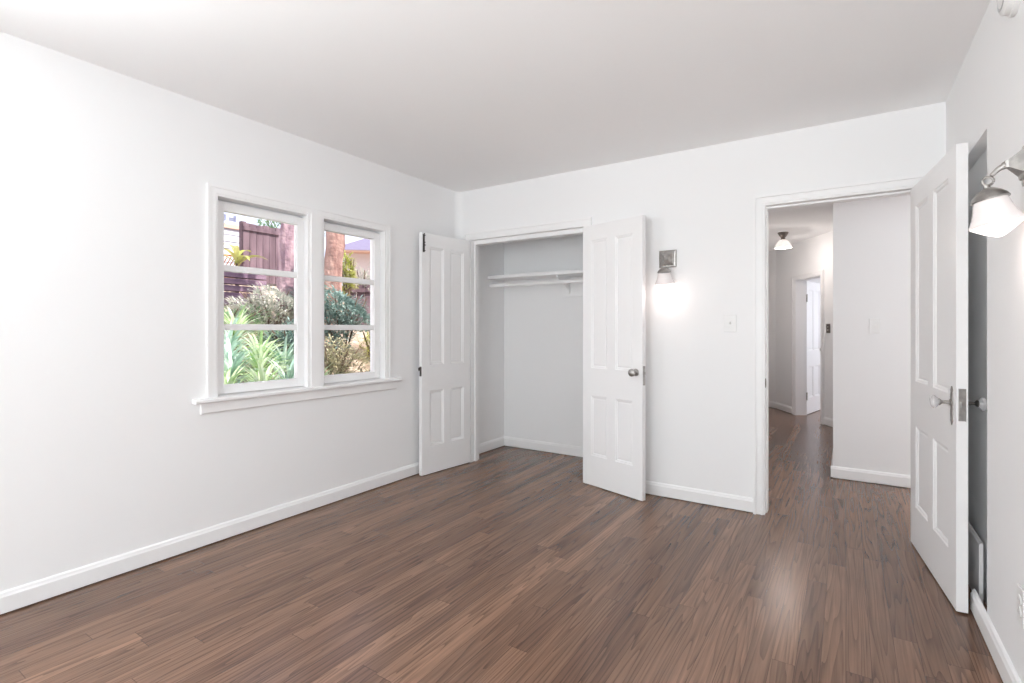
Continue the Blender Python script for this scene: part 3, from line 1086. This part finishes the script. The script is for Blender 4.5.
def tree_trunk(label, base, top, r0, r1, mat, seed):
    rnd = random.Random(seed)
    t = thing('tree', label, 'tree', base)
    b, tp = Vector((0, 0, -0.2)), Vector(top) - Vector(base)
    bm = BM()
    n = 14
    pts = [b.lerp(tp, i / n) + Vector((rnd.uniform(-.02, .02), rnd.uniform(-.02, .02), 0)) for i in range(n + 1)]
    tube(bm, pts, [(r0 + (r1 - r0) * (i / n)) * (1.25 if i == 0 else 1.0) * rnd.uniform(0.95, 1.05) for i in range(n + 1)], 18)
    for v in bm.verts:
        a = math.atan2(v.co.y, v.co.x)
        v.co += Vector((math.cos(a), math.sin(a), 0)) * 0.018 * math.sin(7 * a + v.co.z * 1.3)
    obj('trunk', bm, mat, t)
    bm = BM()
    for k in range(3):
        a = 2 * PI * k / 3 + seed
        q = tp * 0.95
        tube(bm, [q, q + Vector((0.14 * math.cos(a), 0.14 * math.sin(a), 0.5)), q + Vector((0.3 * math.cos(a), 0.3 * math.sin(a), 1.2))], [r1 * .6, r1 * .4, r1 * .15], 8)
    obj('branch', bm, mat, t)
    return t


tree_trunk('thick grey-purple tree trunk in front of the board fence', (-7.33, 4.80, 1.26), (-7.27, 4.87, 4.2), 0.175, 0.15, M['bark'], 3)
tree_trunk('leaning brown tree trunk beside the pale overhanging house', (-6.78, 5.08, 1.08), (-6.60, 5.30, 4.2), 0.14, 0.12, M['bark2'], 5)


# plants -----------------------------------------------------------------
def blade(bm, base, az, tilt, L, W, droop, segs=5, fold=0.25):
    """a long pointed leaf that rises and bends over"""
    d = Vector((math.cos(az), math.sin(az), 0))
    side = Vector((-d.y, d.x, 0))
    rows = []
    p = Vector(base)
    ang = tilt
    for i in range(segs + 1):
        t = i / segs
        w = W * (0.45 + 1.6 * t) * (1 - t) ** 0.75 if t < 1 else 0
        nrm = Vector((0, 0, 1)) * math.sin(ang + PI / 2) + d * math.cos(ang + PI / 2)
        if i == segs:
            rows.append([bm.verts.new(p)])
        else:
            rows.append([bm.verts.new(p - side * w + nrm * w * fold), bm.verts.new(p), bm.verts.new(p + side * w + nrm * w * fold)])
        p = p + (d * math.cos(ang) + Vector((0, 0, 1)) * math.sin(ang)) * (L / segs)
        ang -= droop / segs
    for a, b in zip(rows, rows[1:]):
        if len(b) == 3:
            bm.faces.new((a[0], a[1], b[1], b[0]))
            bm.faces.new((a[1], a[2], b[2], b[1]))
        else:
            bm.faces.new((a[0], a[1], b[0]))
            bm.faces.new((a[1], a[2], b[0]))


def blade_plant(name, label, cat, loc, n, L, W, mat, seed, tilt=(0.7, 1.4), droop=0.9, stem=0.0, group=None):
    rnd = random.Random(seed)
    x, y = loc
    z = ground_z(x, y)
    t = thing(name, label, cat, (x, y, z), 0, group)
    bm = BM()
    tube(bm, [(0, 0, -0.1), (0.01, 0, stem * 0.5), (0, 0.01, stem + 0.06)], [0.035, 0.03, 0.02], 8)
    obj('stem', bm, M['stem'], t)
    bm = BM()
    for i in range(n):
        az = 2.4 * i + rnd.uniform(-.3, .3)
        blade(bm, (0, 0, stem * rnd.uniform(0.55, 1.0) + 0.03), az, rnd.uniform(*tilt), L * rnd.uniform(.75, 1.1), W * rnd.uniform(.8, 1.15), droop * rnd.uniform(.6, 1.3))
    obj('leaves', bm, mat, t)
    return t


def leafy_bush(name, label, loc, rx, ry, h, n, size, mat, seed, base_lift=0.0, flower=None):
    rnd = random.Random(seed)
    x, y = loc
    t = thing(name, label, 'bush', (x, y, ground_z(x, y)))
    bm = BM()
    for k in range(7):
        a = 2 * PI * k / 7
        tube(bm, [(0, 0, -0.08), (rx * .3 * math.cos(a), ry * .3 * math.sin(a), h * .45), (rx * .7 * math.cos(a), ry * .7 * math.sin(a), h * .85)], [0.022, 0.015, 0.006], 6)
    obj('stems', bm, M['stem'], t)
    bm = BM()
    c = Vector((0, 0, base_lift + (h - base_lift) / 2))
    for i in range(n):
        while True:
            v = Vector((rnd.uniform(-1, 1), rnd.uniform(-1, 1), rnd.uniform(-1, 1)))
            if 0.25 < v.length < 1:
                break
        v *= 0.85 + 0.25 * math.sin(4 * v.x + 3 * v.y + 5 * v.z + seed)
        p = c + Vector((v.x * rx, v.y * ry, v.z * (h - base_lift) / 2))
        az = math.atan2(v.y, v.x) + rnd.uniform(-.9, .9)
        blade(bm, p, az, rnd.uniform(-.3, 1.0), size * rnd.uniform(.7, 1.3), size * 0.22, 0.6, 2, 0.2)
    obj('leaves', bm, mat, t)
    return t


spiky = [(-5.00, 2.62, 0), (-4.92, 2.95, 0), (-4.98, 3.27, 1), (-5.32, 2.84, 1), (-5.36, 3.18, 0), (-5.62, 2.98, 1), (-5.70, 3.38, 0), (-5.45, 3.52, 1), (-5.95, 3.16, 1), (-4.55, 2.72, 0), (-4.62, 3.08, 1)]
LAB = ['pale green strappy plant nearest the window at lower left pane', 'light green strappy plant low in the middle of left sash', 'blue-green strappy plant low beside the window mullion',
       'blue-green strappy plant one row behind the lower left pane', 'light green strappy plant in the middle of the bed', 'blue-green strappy plant below the timber garden wall',
       'light green strappy plant just below the pale flowering bush', 'blue-green strappy plant beside the mixed bush at bed end', 'blue-green strappy plant farthest up the slope in bed',
       'light green strappy plant against the house wall under left sash', 'blue-green strappy plant against the house wall near mullion']
spiky += [(-5.15, 2.30, 0), (-4.60, 2.45, 1), (-6.25, 3.40, 0), (-4.72, 3.40, 0)]
LAB += ['light green strappy plant at the left end of the bed', 'blue-green strappy plant low at left edge of the lower pane',
        'light green strappy plant in front of the low ground shrub', 'light green strappy plant low in front of the mullion']
for i, (x, y, k) in enumerate(spiky):
    blade_plant('strappy_plant', LAB[i], 'plant', (x, y), 75, 0.44, 0.021, M['leaf_agave2' if k else 'leaf_agave'], 20 + i, (0.35, 1.45), 1.0, 0.30, 'strappy plants in the bed under the window')
blade_plant('strappy_plant', 'lime green strappy plant low behind left edge of right sash', 'plant', (-4.45, 3.46), 60, 0.32, 0.017, M['leaf_agave'], 77, (0.6, 1.4), 0.9, 0.3, 'strappy plants in the bed under the window')
blade_plant('banana_plant', 'yellow-green broad-leaved plant in front of the board fence', 'plant', (-9.12, 4.98), 9, 0.62, 0.062, M['leaf_yellow'], 51, (0.5, 1.35), 1.6, 0.62)

leafy_bush('flowering_bush', 'pale flowering bush below the thick tree trunk', (-7.15, 4.42), 0.62, 0.62, 0.66, 3200, 0.075, M['leaf_pale'], 61)
leafy_bush('dark_bush', 'bluish dark green bush in middle of right sash', (-5.95, 4.72), 0.50, 0.50, 1.15, 3000, 0.085, M['leaf_dark'], 62, 0.25)
leafy_bush('dark_bush', 'dark green bush at the foot of the thick trunk beside mullion', (-6.9, 4.95), 0.38, 0.38, 1.12, 1400, 0.07, M['leaf_dark'], 63, 0.1)
leafy_bush('low_shrub', 'low green ground shrub in front of the timber wall', (-6.95, 3.62), 0.5, 0.75, 0.42, 1600, 0.06, M['leaf_cover'], 64)
leafy_bush('low_shrub', 'low green shrub between strappy plants and flowering bush', (-6.35, 4.05), 0.4, 0.5, 0.36, 1200, 0.06, M['leaf_cover'], 65)
leafy_bush('mixed_bush', 'olive and cream small-leaved bush low in right sash', (-5.20, 4.00), 0.42, 0.45, 0.74, 3000, 0.06, M['leaf_mix'], 66)
leafy_bush('mixed_bush', 'tan small-leaved bush in bottom right corner of right sash', (-4.85, 4.30), 0.34, 0.30, 0.48, 1000, 0.05, M['leaf_mix'], 67)
leafy_bush('yellow_shrub', 'yellow-green small shrub by the low board fence', (-6.0, 5.32), 0.20, 0.20, 0.55, 700, 0.055, M['leaf_yellow'], 68)
leafy_bush('yellow_shrub', 'tall yellow-green shrub between brown trunk and pale house', (-7.05, 5.72), 0.14, 0.16, 1.45, 1100, 0.075, M['leaf_yellow'], 69, 0.5)
leafy_bush('pale_shrub', 'pale leafy shrub in front of the pale house wall', (-7.3, 6.35), 0.26, 0.26, 1.2, 800, 0.06, M['leaf_pale'], 70, 0.4)
leafy_bush('tall_hedge_bush', 'tall pale green bush rising behind the board fence', (-10.6, 7.0), 0.7, 0.9, 2.0, 1500, 0.12, M['leaf_cover'], 71, 0.4)
leafy_bush('low_shrub', 'low bluish shrub behind strappy plants near mullion', (-6.0, 3.95), 0.36, 0.32, 0.62, 1500, 0.07, M['leaf_dark'], 72)
